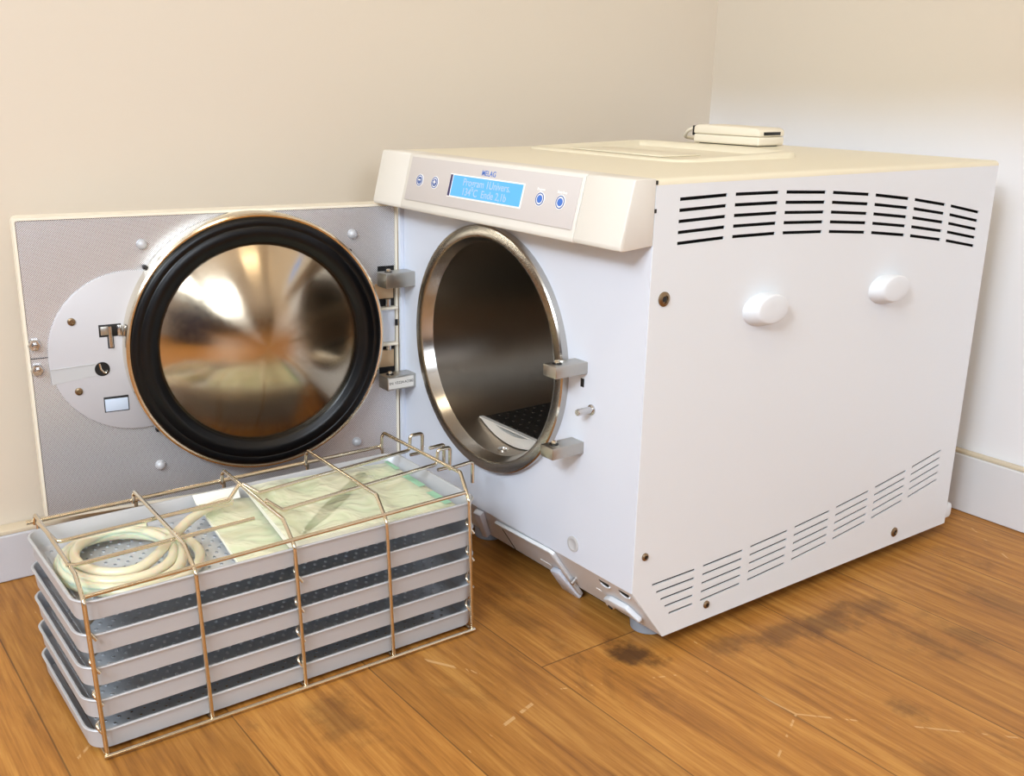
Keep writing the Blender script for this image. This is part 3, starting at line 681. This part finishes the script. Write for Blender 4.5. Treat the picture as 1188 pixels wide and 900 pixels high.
TX0, TX1, TY0, TY1, TH = .1055, .2795, -.4755, -.0770, .0200
def tray_body():
    bm = B()
    L = lambda ins, z, rr: [V((p[0], p[1], z)) for p in rrect(TX0+ins, TX1-ins, TY0+ins, TY1-ins, rr, 7)]
    loops(bm, [L(.0130, 0, .012), L(.0056, 0, .014), L(.0036, .0012, .016), L(.0018, TH-.0022, .018), L(.0002, TH-.0018, .019), L(.0000, TH-.0008, .019), L(.0006, TH, .0185), L(.0022, TH, .017), L(.0034, TH-.0012, .016), L(.0060, .0026, .0145), L(.0080, .0010, .0125), L(.0130, .0008, .012)])
    return bm
def tray_floor():
    bm = B(); ins = .0135
    x0, x1, y0, y1 = TX0+ins, TX1-ins, TY0+ins, TY1-ins; rows = 17; cols = 32
    cx, cy = (x1-x0)/rows, (y1-y0)/(cols+.5); z = .0009
    for i in range(rows):
        sh = (i % 2)*cy/2
        for k in range(cols):
            holecell(bm, x0+(i+.5)*cx, y0+sh+(k+.5)*cy, z, cx, cy, .0017, .0009)
        a, c = (y0, y0+sh) if sh else (y0+cols*cy, y1)
        bm.faces.new([bm.verts.new(p) for p in ((x0+i*cx, a, z), (x0+(i+1)*cx, a, z), (x0+(i+1)*cx, c, z), (x0+i*cx, c, z))])
    lo = rrect(TX0+.0128, TX1-.0128, TY0+.0128, TY1-.0128, .012, 7)
    A_ = [bm.verts.new((p[0], p[1], z-.0001)) for p in lo]; C_ = [bm.verts.new((min(max(p[0], x0+.004), x1-.004), min(max(p[1], y0+.004), y1-.004), z-.0001)) for p in lo]
    n = len(lo)
    return bm
tl = ['bottom tray of the rack, lying just above the wooden floor', 'second tray from the floor in the wire rack', 'middle tray of the five in the wire rack', 'fourth tray from the floor, directly under the loaded top tray', 'top tray of the rack, holding the coiled tube and pouches']
proto = None
for i, z in enumerate(TZ):
    base = V(((TX0+TX1)/2, (TY0+TY1)/2, z))
    lab = 'grey perforated aluminium tray, ' + tl[i]
    if proto is None:
        T = thing('perforated_tray', base, lab, 'tray', 'perforated aluminium trays in the rack')
        sh_ = Matrix.Translation((0, 0, z))
        b1 = tray_body(); b2 = tray_floor()
        for bb in (b1, b2):
            for v in bb.verts: v.co.z += z
        wall_ = obj('tray_body', b1, M['alu'], T, smooth=40); flo = obj('tray_floor', b2, M['alufloor'], T, smooth=25)
        proto = T
    else:
        T = proto.copy(); COL.objects.link(T); T.location = base; tag(T, lab, 'tray', 'perforated aluminium trays in the rack')
        for c in (wall_, flo):
            d = c.copy(); COL.objects.link(d); d.parent = T
# ------------------------------------------------------------------ load of the top tray
zf = TZ[4]+.0012
bm = B(); pts = []; turns = 3.5; nn = 150; hr = .0047
for k in range(nn):
    t_ = k/(nn-1); a = math.radians(150)+2*math.pi*turns*t_
    fx = 1-.20*abs(math.sin(3.1*t_*turns/1.3+.4)); ra = (.0715-.0260*t_)*(1+.03*math.sin(7*t_)); rb = (.0625-.0215*t_)*(1+.04*math.cos(5*t_))
    cx = .1915+.006*math.sin(4*t_); cy = -.4075+.006*math.cos(5*t_)
    pts.append(V((cx+ra*math.cos(a), cy+rb*math.sin(a), zf+.0052+.0075*t_+.0010*(1+math.sin(1.15*a+1)))))
pts = [V((min(max(p.x, TX0+.0125), TX1-.0135), max(p.y, TY0+.0125), p.z)) for p in pts]
last = pts[-1]; d = (pts[-1]-pts[-2]).normalized()
end = V((.1475, -.2890, .1475))
for k in range(1, 15):
    q = k/14; pts.append(last*(1-q)**3 + (last+d*.045)*3*q*(1-q)**2 + V((.1400, -.352, .1465))*3*q*q*(1-q) + end*q**3)
tube(bm, pts, hr, 12)
hs_ = obj('silicone_hose', bm, M['hose'], smooth=80); tag(hs_, 'translucent cream silicone hose coiled in the left end of the top tray', 'hose')

def sheet(corners, nx, ny, amp, zoff, seed, thick=0.0006):
    rnd = random.Random(seed); ph = [(rnd.uniform(20, 90), rnd.uniform(20, 90), rnd.uniform(0, 6.3), rnd.uniform(.3, 1)) for _ in range(7)]
    bm = B(); g = []
    a, b_, c, d_ = [V(p) for p in corners]
    for i in range(nx+1):
        row = []
        for j in range(ny+1):
            u, v = i/nx, j/ny; p = a*(1-u)*(1-v)+b_*u*(1-v)+c*u*v+d_*(1-u)*v
            w = sum(q[3]*math.sin(q[0]*p.x*1.6+q[1]*p.y*1.6+q[2]) for q in ph)/3
            edge = min(1, 6*min(u, 1-u, v, 1-v)+.25)
            row.append(bm.verts.new((p.x, p.y, p.z+zoff+amp*w*edge)))
        g.append(row)
    for i in range(nx):
        for j in range(ny): bm.faces.new((g[i][j], g[i+1][j], g[i+1][j+1], g[i][j+1]))
    tidy(bm)
    if thick: bmesh.ops.solidify(bm, geom=bm.faces[:], thickness=thick)
    return bm
def pouch(name, label, cr, seed, amp, off):
    c = sum((V(p) for p in cr), V())/4; P = thing(name, (c.x, c.y, zf), label, 'pouch', 'sterilisation pouches on the top tray')
    obj('paper_backing', sheet(cr, 26, 22, .0009, 0, seed, .0004), M['paper'], P, smooth=60)
    obj('film_front', sheet(cr, 48, 40, amp, off, seed+1, 0), M['film'], P, smooth=60)
    return P
pA = pouch('sterilisation_pouch', 'clear and white paper pouch beside the hose coil, tucked under the other pouch', [(.1215, -.315, .1390), (.2600, -.328, .1296), (.2600, -.2760, .1290), (.1215, -.2580, .1315)], 3, .0014, .0034)
pB = pouch('sterilisation_pouch', 'large greenish clear pouch with a dull instrument inside, filling the right of the top tray', [(.1210, -.264, .1435), (.2630, -.281, .1385), (.2630, -.0955, .1325), (.1215, -.0945, .1350)], 11, .0030, .0052)
obj('sealing_flap', sheet([(.1170, -.318, .1490), (.1275, -.318, .1420), (.1275, -.272, .1400), (.1170, -.270, .1480)], 6, 20, .0006, 0, 9, .0004), M['paper'], pA, smooth=60, label='white paper end of the pouch')
# instrument lying inside the larger pouch
bm = B(); q0, q1 = V((.2450, -.2620, .1374)), V((.1360, -.1350, .1402))
dirv = (q1-q0).normalized(); sd = V((-dirv.y, dirv.x, 0)).normalized()
ring_ = []
for k in range(15):
    s = k/14; w = .0032+.0040*math.sin(math.pi*min(1, s*1.1))+.0016*s; p = q0.lerp(q1, s); ring_.append([p+sd*w-V((0, 0, .0008)), p+sd*w*.7+V((0, 0, .0012)), p-sd*w*.7+V((0, 0, .0012)), p-sd*w-V((0, 0, .0008))])
loops(bm, ring_, True, True); obj('instrument', bm, M['instr'], pB, label='dull grey instrument seen through the film')
for cr in ([(.1225, -.1000, .1415), (.1500, -.1010, .1412), (.1500, -.0950, .1412), (.1225, -.0950, .1415)], [(.165, -.105, .1405), (.205, -.105, .1400), (.205, -.0965, .1400), (.165, -.0965, .1405)], [(.222, -.107, .1396), (.258, -.107, .1392), (.258, -.098, .1392), (.222, -.098, .1396)]):
    obj('print_band', sheet(cr, 8, 4, .0006, .0006, 5, 0), M['greenprint'], pB, label='green printed band')

# ------------------------------------------------------------------ lamps and light
def ceiling_lamp(x, y, label, sx, sy, col, e):
    L = thing('ceiling_lamp', (x, y, H-.05), label, 'ceiling lamp')
    bm = B(); b0 = [V((p[0], p[1], H-.001)) for p in rrect(x-sx-.02, x+sx+.02, y-sy-.02, y+sy+.02, .02)]; b1 = [V((p.x, p.y, H-.05)) for p in b0]
    loops(bm, [b0, b1, [V((p[0], p[1], H-.05)) for p in rrect(x-sx, x+sx, y-sy, y+sy, .01)], [V((p[0], p[1], H-.02)) for p in rrect(x-sx, x+sx, y-sy, y+sy, .01)]], True, False); obj('frame', bm, M['winframe'], L)
    m = mat('lamp diffuser '+label[:12], col, .5, emit=col, es=e); obj('diffuser', box(B(), (x-sx, y-sy, H-.044), (x+sx, y+sy, H-.040)), m, L)
ceiling_lamp(1.2, -.7, 'warm square ceiling lamp over the steriliser', .30, .30, (255, 235, 200), 6.0)
ceiling_lamp(3.2, .05, 'warm square ceiling lamp near the right wall', .30, .30, (255, 235, 200), 6.0)

M['navy'] = mat('navy reflection cloth', (22, 28, 70), .8, bump=.3, bscale=300)
E_ = thing('navy_reflection_block', (1.56, -1.28, 0), 'added navy block behind the camera, unseen, reflected in the lid', 'stand-in')  # invented unseen block, gives the lid a dark navy reflection
obj('body', box(B(), (1.36, -1.60, .02), (1.76, -.96, .47), .02, 3), M['navy'], E_); obj('added_block_lid', box(B(), (1.35, -1.61, .475), (1.77, -.95, .60), .025, 3), M['navy'], E_)
obj('added_block_handle', tube(B(), fillet([(1.348, -1.38, .38), (1.315, -1.38, .38), (1.315, -1.18, .38), (1.348, -1.18, .38)], .02), .008, 10), M['black'], E_)
for x in (1.42, 1.70):
    for y in (-1.54, -1.02): obj('foot', lathe(B(), [(0, 0), (.02, 0), (.02, .022), (0, .022)], Matrix.Translation((x, y, 0)), 16), M['black'], E_)

def area(name, loc, target, sx, sy, power, col):
    li = bpy.data.lights.new(name, 'AREA'); li.shape = 'RECTANGLE'; li.size = sx; li.size_y = sy; li.energy = power; li.color = col
    o = bpy.data.objects.new(name, li); COL.objects.link(o); o.location = loc
    o.rotation_euler = (V(target)-V(loc)).to_track_quat('-Z', 'Y').to_euler(); return o
area('window_daylight', (XR-.02, ym, (wz0+wz1)/2), (0, -.2, .3), 1.0, 1.1, 26, (.76, .89, 1.))
area('flash_light', (1.16, -1.22, 1.05), (.25, -.05, .2), .22, .16, 8.0, (.85, .935, 1.))
area('front_fill_light', (1.45, -2.7, 2.0), (.25, .1, .3), .9, .9, 44, (.76, .89, 1.))  # added cool fill for the front faces, no real fixture there

w = bpy.data.worlds.new('World'); S.world = w; w.use_nodes = True
w.node_tree.nodes['Background'].inputs['Color'].default_value = (1, .95, .88, 1); w.node_tree.nodes['Background'].inputs['Strength'].default_value = .3

# ------------------------------------------------------------------ camera
cam = bpy.data.cameras.new('Camera'); co = bpy.data.objects.new('Camera', cam); COL.objects.link(co); S.camera = co
yaw, pit, rol = -.9354, -.2903, .018
F = V((math.sin(yaw)*math.cos(pit), math.cos(yaw)*math.cos(pit), math.sin(pit))); Rr = V((math.cos(yaw), -math.sin(yaw), 0)); Uu = Rr.cross(F)
R2 = Rr*math.cos(rol)+Uu*math.sin(rol); U2 = -Rr*math.sin(rol)+Uu*math.cos(rol)
co.matrix_world = basis((1.0786, -.6476, .5526), R2, U2, -F)
cam.sensor_width = 36; cam.sensor_fit = 'HORIZONTAL'; cam.lens = 1204.69/1188*36
cam.shift_x = (594-577.51)/1188; cam.shift_y = (455.12-450)/1188; cam.clip_start = .02
vs = S.view_settings; vs.view_transform = 'Standard'; vs.look = 'None'; vs.gamma = 1; vs.use_curve_mapping = False; vs.exposure = 0.2
